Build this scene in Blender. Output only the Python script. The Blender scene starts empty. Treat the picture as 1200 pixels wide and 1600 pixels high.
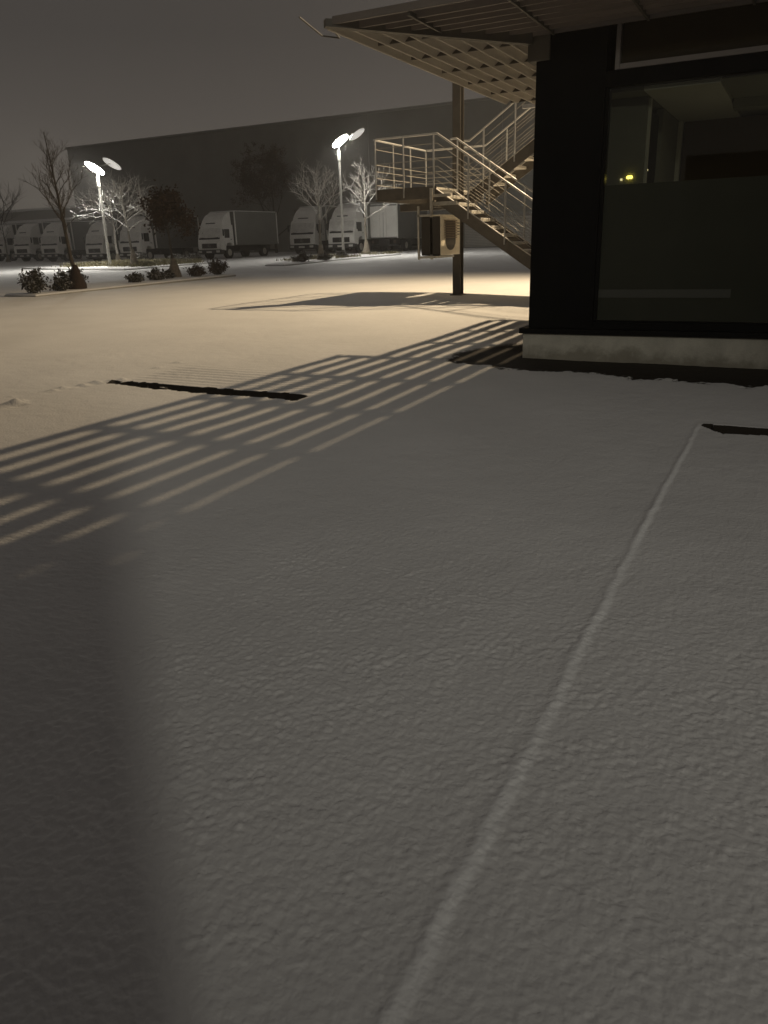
import bpy, bmesh, math, random
import numpy as np
from mathutils import Vector, Matrix, Euler
C = bpy.context.scene.collection
scene = bpy.context.scene
R = math.radians
PI = math.pi
HAZE = 0.0017

# ------------------------------------------------------------------ camera, world, light, exposure
# World axes: X along the pavilion's front wall (to the right), Y away behind it, Z up.
cam_d = bpy.data.cameras.new('camera')
cam = bpy.data.objects.new('camera', cam_d)
C.objects.link(cam)
cam_d.sensor_fit = 'VERTICAL'
cam_d.sensor_height = 24.0
cam_d.lens = 18.03
cam_d.clip_start = 0.05
cam_d.clip_end = 3000
right = Vector((0.88943, 0.45601, -0.031185))
down = Vector((0.12440, -0.30716, -0.943493))
fwd = Vector((-0.43982, 0.83529, -0.329922))
m = Matrix.Identity(4)
for i in range(3):
    m[i][0] = right[i]; m[i][1] = -down[i]; m[i][2] = -fwd[i]
m.translation = Vector((2.901, -9.389, 1.5))
cam.matrix_world = m
scene.camera = cam

world = bpy.data.worlds.new('World')
scene.world = world
world.use_nodes = True
wn = world.node_tree
for n in list(wn.nodes): wn.nodes.remove(n)
w_out = wn.nodes.new('ShaderNodeOutputWorld')
w_bg = wn.nodes.new('ShaderNodeBackground')
w_tc = wn.nodes.new('ShaderNodeTexCoord')
w_sep = wn.nodes.new('ShaderNodeSeparateXYZ')
w_ramp = wn.nodes.new('ShaderNodeValToRGB')
cr = w_ramp.color_ramp
cr.elements[0].position = 0.0; cr.elements[0].color = (0.124, 0.109, 0.091, 1)
cr.elements[1].position = 0.34; cr.elements[1].color = (0.055, 0.0495, 0.0455, 1)
for p_, c_ in ((0.08, (0.104, 0.092, 0.079)), (0.15, (0.080, 0.071, 0.063)), (0.22, (0.060, 0.054, 0.049))):
    e = cr.elements.new(p_); e.color = (*c_, 1)
w_noise = wn.nodes.new('ShaderNodeTexNoise')
w_noise.inputs['Scale'].default_value = 2.2
w_noise.inputs['Detail'].default_value = 4
w_mul = wn.nodes.new('ShaderNodeMapRange')
w_mul.inputs['To Min'].default_value = 0.92
w_mul.inputs['To Max'].default_value = 1.08
wn.links.new(w_tc.outputs['Generated'], w_sep.inputs[0])
wn.links.new(w_tc.outputs['Generated'], w_noise.inputs['Vector'])
wn.links.new(w_noise.outputs['Fac'], w_mul.inputs['Value'])
wn.links.new(w_sep.outputs['Z'], w_ramp.inputs['Fac'])
wn.links.new(w_ramp.outputs['Color'], w_bg.inputs['Color'])
wn.links.new(w_mul.outputs['Result'], w_bg.inputs['Strength'])
wn.links.new(w_bg.outputs[0], w_out.inputs[0])

scene.view_settings.view_transform = 'Standard'
scene.view_settings.look = 'None'
scene.view_settings.exposure = 0.0
scene.view_settings.gamma = 1.0
scene.view_settings.use_curve_mapping = False
try:
    scene.cycles.use_denoising = True
    scene.cycles.max_bounces = 5
    scene.cycles.sample_clamp_indirect = 4.0
except Exception:
    pass

def spot(name, loc, target, power, color, angle, blend, radius):
    l = bpy.data.lights.new(name, 'SPOT')
    l.energy = power; l.color = color; l.spot_size = angle; l.spot_blend = blend
    l.shadow_soft_size = radius
    o = bpy.data.objects.new(name, l); C.objects.link(o)
    o.location = loc
    d = Vector(target) - Vector(loc)
    o.rotation_euler = d.to_track_quat('-Z', 'Y').to_euler()
    return o
# the warm yard floodlight high up behind the pavilion (its light comes down through the louvres)
spot('yard_floodlight', (-0.15, 13.7, 11.0), (-4.5, 7.0, 0), 9700, (1.0, 0.76, 0.47), R(114), 1.0, 0.10)
# the weak street light behind the photographer
spot('street_light_behind', (10.2, -16.3, 6.0), (-3.0, 0.2, 0), 1450, (1.0, 0.95, 0.82), R(38), 1.0, 0.34)

# ------------------------------------------------------------------ helpers
rng = random.Random(7)
def hsh(ix, iy, seed):
    v = np.sin(ix * 127.1 + iy * 311.7 + seed * 74.7) * 43758.5453
    return v - np.floor(v)
def vnoise(x, y, scale, seed=0):
    x = x * scale; y = y * scale
    ix = np.floor(x); iy = np.floor(y)
    fx = x - ix; fy = y - iy
    fx = fx * fx * (3 - 2 * fx); fy = fy * fy * (3 - 2 * fy)
    a = hsh(ix, iy, seed); b = hsh(ix + 1, iy, seed); c = hsh(ix, iy + 1, seed); d = hsh(ix + 1, iy + 1, seed)
    return (a * (1 - fx) + b * fx) * (1 - fy) + (c * (1 - fx) + d * fx) * fy
def gz(a, b):
    yf = 9.659 - 0.4659 * a + 0.8848 * b
    return 0.0125 * np.clip(yf, -40, 105)

class MB:
    """collects shapes and links them as one mesh object"""
    def __init__(s): s.v = []; s.f = []; s.sm = []
    def add(s, vs, fs, smooth=False):
        k = len(s.v)
        s.v += [tuple(v) for v in vs]
        s.f += [tuple(i + k for i in f) for f in fs]
        s.sm += [smooth] * len(fs)
        return s
    def box(s, x0, x1, y0, y1, z0, z1, ch=0.0):
        if ch <= 0:
            vs = [(x0,y0,z0),(x1,y0,z0),(x1,y1,z0),(x0,y1,z0),(x0,y0,z1),(x1,y0,z1),(x1,y1,z1),(x0,y1,z1)]
            return s.add(vs, [(3,2,1,0),(4,5,6,7),(0,1,5,4),(1,2,6,5),(2,3,7,6),(3,0,4,7)])
        bm = bmesh.new(); bmesh.ops.create_cube(bm, size=1)
        for v in bm.verts:
            v.co = Vector(((x0+x1)/2 + v.co.x*(x1-x0), (y0+y1)/2 + v.co.y*(y1-y0), (z0+z1)/2 + v.co.z*(z1-z0)))
        bmesh.ops.bevel(bm, geom=bm.edges[:], offset=ch, segments=1, affect='EDGES')
        return s.bm(bm)
    def bm(s, bm, smooth=False):
        bm.verts.index_update()
        s.add([v.co[:] for v in bm.verts], [[v.index for v in f.verts] for f in bm.faces], smooth)
        bm.free(); return s
    def prism(s, prof, axis, c0, c1):
        """closed outline (u,v) extruded along axis"""
        n = len(prof)
        def P(u, v, c):
            return (c, u, v) if axis == 'x' else (u, c, v) if axis == 'y' else (u, v, c)
        vs = [P(u, v, c0) for u, v in prof] + [P(u, v, c1) for u, v in prof]
        fs = [tuple(range(n))[::-1], tuple(range(n, 2*n))]
        fs += [(i, (i+1) % n, n + (i+1) % n, n + i) for i in range(n)]
        return s.add(vs, fs)
    def tube(s, p, q, r0, r1=None, n=8, caps=True, smooth=True):
        r1 = r0 if r1 is None else r1
        p = Vector(p); q = Vector(q); d = (q - p)
        if d.length < 1e-6: return s
        d.normalize()
        u = d.orthogonal().normalized(); w = d.cross(u)
        vs = []
        for c, r in ((p, r0), (q, r1)):
            for i in range(n):
                t = 2*PI*i/n
                vs.append(c + (u*math.cos(t) + w*math.sin(t))*r)
        s.add(vs, [(i, (i+1) % n, n+(i+1) % n, n+i) for i in range(n)], smooth)
        if caps: s.add([v for v in vs], [tuple(range(n))[::-1], tuple(range(n, 2*n))])
        return s
    def path(s, pts, r, n=6):
        for p, q in zip(pts[:-1], pts[1:]): s.tube(p, q, r, r, n)
        return s
    def bar(s, p, q, w, h):
        """rectangular bar from p to q, w wide across (horizontal), h tall"""
        p = Vector(p); q = Vector(q); d = (q-p).normalized()
        side = Vector((0,0,1)).cross(d)
        side = side.normalized() if side.length > 1e-4 else Vector((1,0,0))
        up = d.cross(side).normalized()
        vs = []
        for c in (p, q):
            for i, j in ((-1,-1),(1,-1),(1,1),(-1,1)):
                vs.append(c + side*(i*w/2) + up*(j*h/2))
        return s.add(vs, [(3,2,1,0),(4,5,6,7),(0,1,5,4),(1,2,6,5),(2,3,7,6),(3,0,4,7)])
    def disc(s, c, nrm, r, t, n=28):
        c = Vector(c); nrm = Vector(nrm).normalized()
        s.tube(c - nrm*t/2, c + nrm*t/2, r, r, n); return s
    def mesh(s, name):
        me = bpy.data.meshes.new(name)
        me.from_pydata(s.v, [], s.f); me.update()
        me.polygons.foreach_set('use_smooth', s.sm)
        return me
    def build(s, name, mat, parent=None, loc=None):
        o = bpy.data.objects.new(name, s.mesh(name)); C.objects.link(o)
        if mat: o.data.materials.append(mat)
        if parent: o.parent = parent
        if loc: o.location = loc
        return o

def tag(o, label=None, cat=None, group=None, kind=None):
    if label: o['label'] = label
    if cat: o['category'] = cat
    if group: o['group'] = group
    if kind: o['kind'] = kind
    return o
def thing(name, label, cat, loc=(0,0,0), rotz=0, group=None):
    o = bpy.data.objects.new(name, None); C.objects.link(o)
    o.location = loc; o.rotation_euler = (0, 0, rotz); o.empty_display_size = 0.2
    return tag(o, label, cat, group)
def copy_tree(o, parent=None):
    c = o.copy(); C.objects.link(c)
    if parent: c.parent = parent
    for ch in list(o.children): copy_tree(ch, c)
    return c

# ------------------------------------------------------------------ materials
def mat(name, col, rough=0.6, metal=0.0, var=0.15, scale=6.0, bump=0.0, bscale=60.0, spec=0.5, snow=0.0, stretch=(1,1,1)):
    m = bpy.data.materials.new(name); m.use_nodes = True
    nt = m.node_tree; b = nt.nodes['Principled BSDF']
    b.inputs['Roughness'].default_value = rough
    b.inputs['Metallic'].default_value = metal
    b.inputs['Specular IOR Level'].default_value = spec
    tc = nt.nodes.new('ShaderNodeTexCoord')
    mp = nt.nodes.new('ShaderNodeMapping'); mp.inputs['Scale'].default_value = stretch
    nt.links.new(tc.outputs['Object'], mp.inputs[0])
    nz = nt.nodes.new('ShaderNodeTexNoise'); nz.inputs['Scale'].default_value = scale
    nz.inputs['Detail'].default_value = 6; nz.inputs['Roughness'].default_value = 0.65
    nt.links.new(mp.outputs[0], nz.inputs['Vector'])
    rp = nt.nodes.new('ShaderNodeValToRGB')
    rp.color_ramp.elements[0].position = 0.3; rp.color_ramp.elements[1].position = 0.7
    rp.color_ramp.elements[0].color = tuple(c*(1-var) for c in col) + (1,)
    rp.color_ramp.elements[1].color = tuple(min(1, c*(1+var)) for c in col) + (1,)
    nt.links.new(nz.outputs['Fac'], rp.inputs['Fac'])
    colout = rp.outputs['Color']
    if snow > 0:   # snow lying on faces that look upwards
        ge = nt.nodes.new('ShaderNodeNewGeometry')
        sx = nt.nodes.new('ShaderNodeSeparateXYZ'); nt.links.new(ge.outputs['Normal'], sx.inputs[0])
        ad = nt.nodes.new('ShaderNodeMath'); ad.operation = 'MULTIPLY_ADD'
        nt.links.new(nz.outputs['Fac'], ad.inputs[0]); ad.inputs[1].default_value = 0.5
        nt.links.new(sx.outputs['Z'], ad.inputs[2])
        mr = nt.nodes.new('ShaderNodeMapRange')
        mr.inputs['From Min'].default_value = 0.62; mr.inputs['From Max'].default_value = 0.78
        mr.inputs['To Max'].default_value = snow
        nt.links.new(ad.outputs[0], mr.inputs['Value'])
        mx = nt.nodes.new('ShaderNodeMix'); mx.data_type = 'RGBA'
        nt.links.new(mr.outputs[0], mx.inputs['Factor'])
        nt.links.new(colout, mx.inputs['A']); mx.inputs['B'].default_value = (0.8, 0.8, 0.8, 1)
        colout = mx.outputs['Result']
    nt.links.new(colout, b.inputs['Base Color'])
    if bump > 0:
        n2 = nt.nodes.new('ShaderNodeTexNoise'); n2.inputs['Scale'].default_value = bscale
        n2.inputs['Detail'].default_value = 5
        nt.links.new(mp.outputs[0], n2.inputs['Vector'])
        bp = nt.nodes.new('ShaderNodeBump'); bp.inputs['Strength'].default_value = bump
        bp.inputs['Distance'].default_value = 0.02
        nt.links.new(n2.outputs['Fac'], bp.inputs['Height'])
        nt.links.new(bp.outputs[0], b.inputs['Normal'])
    return m
def emit(name, col, strength):
    m = bpy.data.materials.new(name); m.use_nodes = True
    b = m.node_tree.nodes['Principled BSDF']
    b.inputs['Base Color'].default_value = (*col, 1)
    b.inputs['Emission Color'].default_value = (*col, 1)
    b.inputs['Emission Strength'].default_value = strength
    return m
def glass(name, tint, base_refl=0.03, film=0.0, film_col=(0.1,0.1,0.1)):
    """thin pane: see-through plus mirror reflection, optionally with a matt film on it"""
    m = bpy.data.materials.new(name); m.use_nodes = True
    nt = m.node_tree
    for n in list(nt.nodes): nt.nodes.remove(n)
    out = nt.nodes.new('ShaderNodeOutputMaterial')
    tr = nt.nodes.new('ShaderNodeBsdfTransparent'); tr.inputs[0].default_value = (*tint, 1)
    gl = nt.nodes.new('ShaderNodeBsdfGlossy'); gl.inputs['Roughness'].default_value = 0.03
    fr = nt.nodes.new('ShaderNodeFresnel'); fr.inputs[0].default_value = 1.45
    mx = nt.nodes.new('ShaderNodeMixShader')
    nt.links.new(fr.outputs[0], mx.inputs[0]); nt.links.new(tr.outputs[0], mx.inputs[1]); nt.links.new(gl.outputs[0], mx.inputs[2])
    last = mx
    if film > 0:
        df = nt.nodes.new('ShaderNodeBsdfDiffuse')
        nz = nt.nodes.new('ShaderNodeTexNoise'); nz.inputs['Scale'].default_value = 2.5; nz.inputs['Detail'].default_value = 5
        tc = nt.nodes.new('ShaderNodeTexCoord'); nt.links.new(tc.outputs['Object'], nz.inputs['Vector'])
        rp = nt.nodes.new('ShaderNodeValToRGB')
        rp.color_ramp.elements[0].color = tuple(c*0.85 for c in film_col)+(1,)
        rp.color_ramp.elements[1].color = tuple(c*1.15 for c in film_col)+(1,)
        nt.links.new(nz.outputs['Fac'], rp.inputs[0]); nt.links.new(rp.outputs[0], df.inputs[0])
        m2 = nt.nodes.new('ShaderNodeMixShader'); m2.inputs[0].default_value = film
        nt.links.new(mx.outputs[0], m2.inputs[1]); nt.links.new(df.outputs[0], m2.inputs[2])
        last = m2
    nt.links.new(last.outputs[0], out.inputs[0])
    return m

def snow_material():
    m = bpy.data.materials.new('fresh_snow'); m.use_nodes = True
    nt = m.node_tree; b = nt.nodes['Principled BSDF']
    b.inputs['Roughness'].default_value = 0.75
    b.inputs['Specular IOR Level'].default_value = 0.25
    tc = nt.nodes.new('ShaderNodeTexCoord')
    n1 = nt.nodes.new('ShaderNodeTexNoise'); n1.inputs['Scale'].default_value = 0.9; n1.inputs['Detail'].default_value = 8
    nt.links.new(tc.outputs['Object'], n1.inputs['Vector'])
    rp = nt.nodes.new('ShaderNodeValToRGB')
    rp.color_ramp.elements[0].position = 0.3; rp.color_ramp.elements[1].position = 0.7
    rp.color_ramp.elements[0].color = (0.79, 0.79, 0.785, 1); rp.color_ramp.elements[1].color = (0.86, 0.86, 0.855, 1)
    nt.links.new(n1.outputs['Fac'], rp.inputs['Fac'])
    # bare wet asphalt where the snow is gone
    at = nt.nodes.new('ShaderNodeAttribute'); at.attribute_name = 'bare'
    n3 = nt.nodes.new('ShaderNodeTexNoise'); n3.inputs['Scale'].default_value = 45; n3.inputs['Detail'].default_value = 7
    n3.inputs['Roughness'].default_value = 0.75
    nt.links.new(tc.outputs['Object'], n3.inputs['Vector'])
    ma = nt.nodes.new('ShaderNodeMath'); ma.operation = 'MULTIPLY_ADD'
    ms = nt.nodes.new('ShaderNodeMath'); ms.operation = 'SUBTRACT'; ms.inputs[1].default_value = 0.5
    nt.links.new(n3.outputs['Fac'], ms.inputs[0])
    nt.links.new(ms.outputs[0], ma.inputs[0]); ma.inputs[1].default_value = 1.9
    nt.links.new(at.outputs['Fac'], ma.inputs[2])
    mr = nt.nodes.new('ShaderNodeMapRange'); mr.inputs['From Min'].default_value = 0.42; mr.inputs['From Max'].default_value = 0.60
    nt.links.new(ma.outputs[0], mr.inputs['Value'])
    mx = nt.nodes.new('ShaderNodeMix'); mx.data_type = 'RGBA'
    nt.links.new(mr.outputs[0], mx.inputs['Factor'])
    a2 = nt.nodes.new('ShaderNodeAttribute'); a2.attribute_name = 'packed'
    m3 = nt.nodes.new('ShaderNodeMix'); m3.data_type = 'RGBA'
    nt.links.new(a2.outputs['Fac'], m3.inputs['Factor']); nt.links.new(rp.outputs[0], m3.inputs['A']); m3.inputs['B'].default_value = (0.96, 0.97, 0.97, 1)
    nt.links.new(m3.outputs['Result'], mx.inputs['A']); mx.inputs['B'].default_value = (0.030, 0.024, 0.018, 1)
    nt.links.new(mx.outputs['Result'], b.inputs['Base Color'])
    # fluffy clumps
    vo = nt.nodes.new('ShaderNodeTexVoronoi'); vo.feature = 'SMOOTH_F1'; vo.inputs['Scale'].default_value = 62
    vo.inputs['Smoothness'].default_value = 0.7; vo.inputs['Randomness'].default_value = 1.0
    n5 = nt.nodes.new('ShaderNodeTexNoise'); n5.inputs['Scale'].default_value = 14; n5.inputs['Detail'].default_value = 2
    nt.links.new(tc.outputs['Object'], n5.inputs['Vector'])
    vm = nt.nodes.new('ShaderNodeVectorMath'); vm.operation = 'MULTIPLY_ADD'; vm.inputs[1].default_value = (0.05, 0.05, 0.05)
    nt.links.new(n5.outputs['Color'], vm.inputs[0]); nt.links.new(tc.outputs['Object'], vm.inputs[2])
    nt.links.new(vm.outputs[0], vo.inputs['Vector'])
    n2 = nt.nodes.new('ShaderNodeTexNoise'); n2.inputs['Scale'].default_value = 34; n2.inputs['Detail'].default_value = 3
    n2.inputs['Roughness'].default_value = 0.5
    nt.links.new(tc.outputs['Object'], n2.inputs['Vector'])
    ad = nt.nodes.new('ShaderNodeMath'); ad.operation = 'MULTIPLY_ADD'; ad.inputs[1].default_value = -0.55
    nt.links.new(vo.outputs['Distance'], ad.inputs[0]); nt.links.new(n2.outputs['Fac'], ad.inputs[2])
    bp = nt.nodes.new('ShaderNodeBump'); bp.inputs['Strength'].default_value = 0.30; bp.inputs['Distance'].default_value = 0.014
    nt.links.new(ad.outputs[0], bp.inputs['Height'])
    nt.links.new(bp.outputs[0], b.inputs['Normal'])
    return m

M = {}
M['snow'] = snow_material()
M['snowcap'] = mat('settled_snow', (0.78,0.78,0.77), 0.8, var=0.06, scale=3, bump=0.4, bscale=25, spec=0.2)
M['black'] = mat('black_cladding', (0.0045,0.0048,0.005), 0.35, var=0.3, scale=2.0, bump=0.05, bscale=8, spec=0.12)
M['sill'] = mat('black_sill', (0.005,0.005,0.005), 0.5, var=0.2, spec=0.15)
M['concrete'] = mat('plinth_concrete', (0.58,0.56,0.48), 0.9, var=0.18, scale=3.5, bump=0.3, bscale=70, spec=0.2)
nt = M['concrete'].node_tree; pb = nt.nodes['Principled BSDF']
lk = pb.inputs['Base Color'].links[0]; src = lk.from_socket
tc_ = nt.nodes.new('ShaderNodeTexCoord'); sp_ = nt.nodes.new('ShaderNodeSeparateXYZ'); nt.links.new(tc_.outputs['Object'], sp_.inputs[0])
nn_ = nt.nodes.new('ShaderNodeTexNoise'); nn_.inputs['Scale'].default_value = 2.6; nn_.inputs['Detail'].default_value = 8; nn_.inputs['Roughness'].default_value = 0.7
nt.links.new(tc_.outputs['Object'], nn_.inputs['Vector'])
ma_ = nt.nodes.new('ShaderNodeMath'); ma_.operation = 'MULTIPLY_ADD'; ma_.inputs[1].default_value = -0.62
nt.links.new(nn_.outputs['Fac'], ma_.inputs[0]); nt.links.new(sp_.outputs['Z'], ma_.inputs[2])
mr_ = nt.nodes.new('ShaderNodeMapRange'); mr_.inputs['From Min'].default_value = -0.19; mr_.inputs['From Max'].default_value = -0.06; mr_.inputs['To Min'].default_value = 0.6; mr_.inputs['To Max'].default_value = 0
nt.links.new(ma_.outputs[0], mr_.inputs['Value'])
mx_ = nt.nodes.new('ShaderNodeMix'); mx_.data_type = 'RGBA'
nt.links.new(mr_.outputs[0], mx_.inputs['Factor']); nt.links.new(src, mx_.inputs['A']); mx_.inputs['B'].default_value = (0.19, 0.165, 0.12, 1)
nt.links.new(mx_.outputs['Result'], pb.inputs['Base Color'])
M['frame'] = mat('window_frame_metal', (0.20,0.185,0.175), 0.5, var=0.08, scale=4)
M['steel_dark'] = mat('weathered_dark_steel', (0.12,0.108,0.092), 0.55, 0.3, var=0.25, scale=3, bump=0.1, bscale=40)
M['galv'] = mat('galvanised_steel', (0.50,0.48,0.43), 0.42, 0.55, var=0.2, scale=9, bump=0.08, bscale=60)
M['rail'] = mat('galvanised_rail', (0.56,0.56,0.55), 0.4, 0.4, var=0.15, scale=9)
M['railbar'] = mat('dull_rail_bar', (0.34,0.32,0.28), 0.5, 0.3, var=0.15, scale=9)
M['tread'] = mat('snowy_tread', (0.62,0.59,0.52), 0.7, 0.0, var=0.3, scale=8, snow=0.9)
M['slat'] = mat('weathered_louvre', (0.42,0.385,0.325), 0.6, 0.0, var=0.18, scale=3.5, stretch=(1,0.35,3), bump=0.08, bscale=30)
M['slatplate'] = mat('louvre_cross_plate', (0.09,0.075,0.06), 0.7, 0.0, var=0.2, scale=4)
M['slatfront'] = mat('grey_louvre', (0.19,0.165,0.145), 0.6, 0.0, var=0.22, scale=2.5, stretch=(0.35,1,1), bump=0.08, bscale=30)
M['hip'] = mat('painted_hip_beam', (0.115,0.105,0.085), 0.6, 0.0, var=0.15, scale=3)
M['warehouse'] = mat('warehouse_sheet', (0.22,0.22,0.20), 0.75, 0.0, var=0.12, scale=0.35, bump=0.02, bscale=5)
M['trim'] = mat('roof_edge_trim', (0.24,0.24,0.225), 0.6, var=0.1)
M['door'] = mat('roller_shutter', (0.42,0.40,0.36), 0.55, 0.1, var=0.1, scale=2)
M['white'] = mat('truck_white_paint', (0.80,0.79,0.75), 0.42, var=0.07, scale=1.2)
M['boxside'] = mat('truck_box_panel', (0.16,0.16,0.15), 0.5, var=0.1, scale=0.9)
M['truckdark'] = mat('truck_dark_plastic', (0.02,0.02,0.02), 0.6, var=0.3)
M['tyre'] = mat('tyre_rubber', (0.016,0.016,0.016), 0.8, var=0.2)
M['truckglass'] = mat('truck_dark_glass', (0.012,0.013,0.014), 0.12, var=0.1)
M['snowglass'] = mat('snow_dusted_windscreen', (0.64,0.63,0.60), 0.8, var=0.12, scale=3)
M['headlamp'] = mat('headlamp_lens', (0.55,0.55,0.53), 0.2, var=0.1)
M['plate'] = mat('number_plate', (0.62,0.61,0.57), 0.5, var=0.1)
M['chrome'] = mat('chrome_emblem', (0.6,0.6,0.6), 0.25, 0.9, var=0.05)
M['bark'] = mat('dark_bark', (0.075,0.062,0.05), 0.9, var=0.3, scale=12, bump=0.3, bscale=40)
M['barksnow'] = mat('snowy_bark', (0.17,0.15,0.12), 0.9, var=0.3, scale=12, snow=0.75)
M['barkpale'] = mat('frosted_bark', (0.50,0.47,0.42), 0.9, var=0.35, scale=5, snow=0.95)
M['leafdry'] = mat('dry_brown_leaves', (0.075,0.048,0.030), 0.8, var=0.5, scale=4)
M['leafdark'] = mat('dark_shrub_leaves', (0.030,0.026,0.016), 0.8, var=0.5, scale=5, snow=0.3)
M['leafred'] = mat('reddish_shrub_leaves', (0.055,0.034,0.022), 0.8, var=0.5, scale=5, snow=0.15)
M['sack'] = mat('brown_root_wrap', (0.040,0.026,0.018), 0.95, var=0.4, scale=8, bump=0.4, bscale=30)
M['wrap'] = mat('pale_trunk_wrap', (0.22,0.19,0.15), 0.95, var=0.4, scale=8, bump=0.4, bscale=30)
M['grass'] = mat('winter_grass', (0.17,0.15,0.075), 0.9, var=0.4, scale=3, snow=0.35)
M['kerb'] = mat('kerb_stone', (0.34,0.33,0.30), 0.9, var=0.2, scale=5, snow=0.95)
M['pole'] = mat('lamp_pole_grey', (0.52,0.51,0.47), 0.5, 0.1, var=0.08, scale=4)
M['disc'] = mat('reflector_disc_paint', (0.62,0.61,0.58), 0.4, 0.0, var=0.05)
M['lamp_on'] = emit('lamp_white_light', (1.0, 0.955, 0.86), 270)
M['reflector_glow'] = emit('painted_reflector_glow', (1.0, 0.97, 0.92), 0.40)  # reflected lamplight given as emission, not a lamp of its own
M['ac'] = mat('cream_cabinet', (0.80,0.73,0.58), 0.5, var=0.1, scale=3)
M['acmid'] = mat('brown_louvre_blade', (0.24,0.18,0.12), 0.5, var=0.2, scale=5)
M['acdark'] = mat('fan_grille_dark', (0.026,0.021,0.017), 0.6, var=0.2)
M['int_wall'] = mat('interior_plaster', (0.30,0.30,0.25), 0.9, var=0.06, scale=1.5)
M['int_brown'] = mat('interior_brown_wall', (0.12,0.085,0.05), 0.9, var=0.12, scale=1.5)
M['int_ceiling'] = mat('interior_ceiling', (0.78,0.77,0.70), 0.9, var=0.05, scale=1)
M['int_floor'] = mat('interior_floor', (0.12,0.11,0.10), 0.6, var=0.1)
M['door_dark'] = mat('interior_dark_door', (0.012,0.011,0.010), 0.5, var=0.1)
M['exit'] = emit('small_yellow_lamp', (1.0, 0.80, 0.14), 5.0)
M['exit2'] = emit('small_pale_lamp', (1.0, 0.85, 0.45), 1.2)
M['strip'] = emit('lit_strip_lamp', (1.0, 0.95, 0.85), 0.42)
M['glass'] = glass('clear_window_glass', (0.75,0.76,0.72))
M['frost'] = glass('frosted_window_film', (0.3,0.3,0.28), film=0.85, film_col=(0.055,0.058,0.044))
M['band'] = mat('pale_film_band', (0.066,0.068,0.056), 0.7, var=0.06, scale=2)
M['grate'] = mat('drain_grate_iron', (0.012,0.011,0.010), 0.7, var=0.3)
M['farwall'] = mat('far_building_wall', (0.30,0.285,0.26), 0.9, var=0.15, scale=0.2)

# ------------------------------------------------------------------ ground: one sheet under snow
def lines(*segs):
    out = []
    for a, b, st in segs:
        n = max(1, int(round((b - a)/st)))
        out += [a + (b-a)*i/n for i in range(n)]
    return out + [segs[-1][1]]
SLOTS = [(-3.90, -1.31, -3.16, -2.97), (2.36, 4.86, -3.13, -2.95)]
xs = np.array(lines((-420,-120,25),(-120,-40,4),(-40,-12,0.8),(-12,-6,0.15),(-6,-3.9,0.04),(-3.9,0.2,0.025),(0.2,0.8,0.02),(0.8,4.2,0.0075),(4.2,4.4,0.02),(4.4,7,0.06),(7,20,0.8),(20,300,20)))
ys = np.array(lines((-60,-14,3),(-14,-9.2,0.15),(-9.2,-8.75,0.02),(-8.75,-6.4,0.0075),(-6.4,-5.6,0.014),(-5.6,-2.0,0.022),(-2.0,1.2,0.022),(1.2,6,0.06),(6,14,0.2),(14,50,0.9),(50,120,5),(120,620,50)))
XX, YY = np.meshgrid(xs, ys)
def smooth(x, a, b):
    t = np.clip((x - a)/(b - a), 0, 1); return t*t*(3-2*t)
Z = gz(XX, YY)
near = smooth(YY, 14, 8) * smooth(XX, -14, -8) * smooth(XX, 12, 8) * smooth(YY, -13, -10)
far = 1 - near
# gentle drifts, then lumps and fluff
Z += 0.035*(vnoise(XX, YY, 0.35, 1) - 0.5) * (0.4 + 0.6*near) + 0.012*(vnoise(XX, YY, 1.3, 2) - 0.5)*near
Z += far * 0.05*(vnoise(XX, YY, 0.12, 3) - 0.5)
l1 = vnoise(XX*1.0, YY*1.0, 9, 4); l2 = vnoise(XX + 0.3*l1, YY, 19, 5); l3 = vnoise(XX, YY, 41, 6)
fluff = smooth(YY, -4.5, -7.0)
ca, sa = math.cos(0.6), math.sin(0.6)
XR, YR = XX*ca - YY*sa, XX*sa + YY*ca
cb, sb = math.cos(-0.35), math.sin(-0.35)
XQ, YQ = XX*cb - YY*sb, XX*sb + YY*cb
t1 = vnoise(XR, YR, 60, 40); t2 = vnoise(XQ, YQ, 84, 41); t3 = vnoise(XQ, YR, 118, 42); t4 = vnoise(XR, YQ, 6, 43)
tuft_amp = fluff*(0.55 + 0.9*t4)
Z += near*(0.004*(l1-0.5) + 0.003*(l2-0.5)*(1-fluff) + tuft_amp*(0.0046*(t1**1.6-0.35) + 0.0038*(t2**1.5-0.4) + 0.0030*(t3-0.5)))
# low straight ridge of snow over a buried kerb, running from the right-hand slot to the viewer
wob = 0.006*(vnoise(XX*0, YY, 1.6, 8) - 0.5) + 0.012*(vnoise(XX*0, YY, 9, 9) - 0.5)
hw = 0.017 + 0.007*smooth(YY, -4, -8)
dx = (XX - 2.345 - wob)
rid = np.exp(-(dx/hw)**2)*smooth(YY, -2.85, -3.1)*smooth(YY, -12, -10)
packed = np.clip(1.6*np.exp(-((dx-0.012)/(hw*0.85))**4), 0, 1)*smooth(YY, -2.85, -3.1)*(0.55 + 0.6*vnoise(XX*0, YY, 3.1, 10)*1.3)
Z += rid*0.008*(0.75 + 0.5*vnoise(XX*0, YY, 3.1, 10))
# shallow trough on its left side
Z -= 0.005*np.exp(-((dx + 0.24)/0.14)**2)*smooth(YY, -3.0, -4.0)
# faint ripples of paving under the snow behind the left slot
rp_ = smooth(XX, -3.95, -3.7)*smooth(XX, -0.9, -1.4)*smooth(YY, -2.95, -2.8)*smooth(YY, -1.6, -2.1)
Z += rp_*0.006*np.sin(YY*2*PI/0.14)
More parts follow.
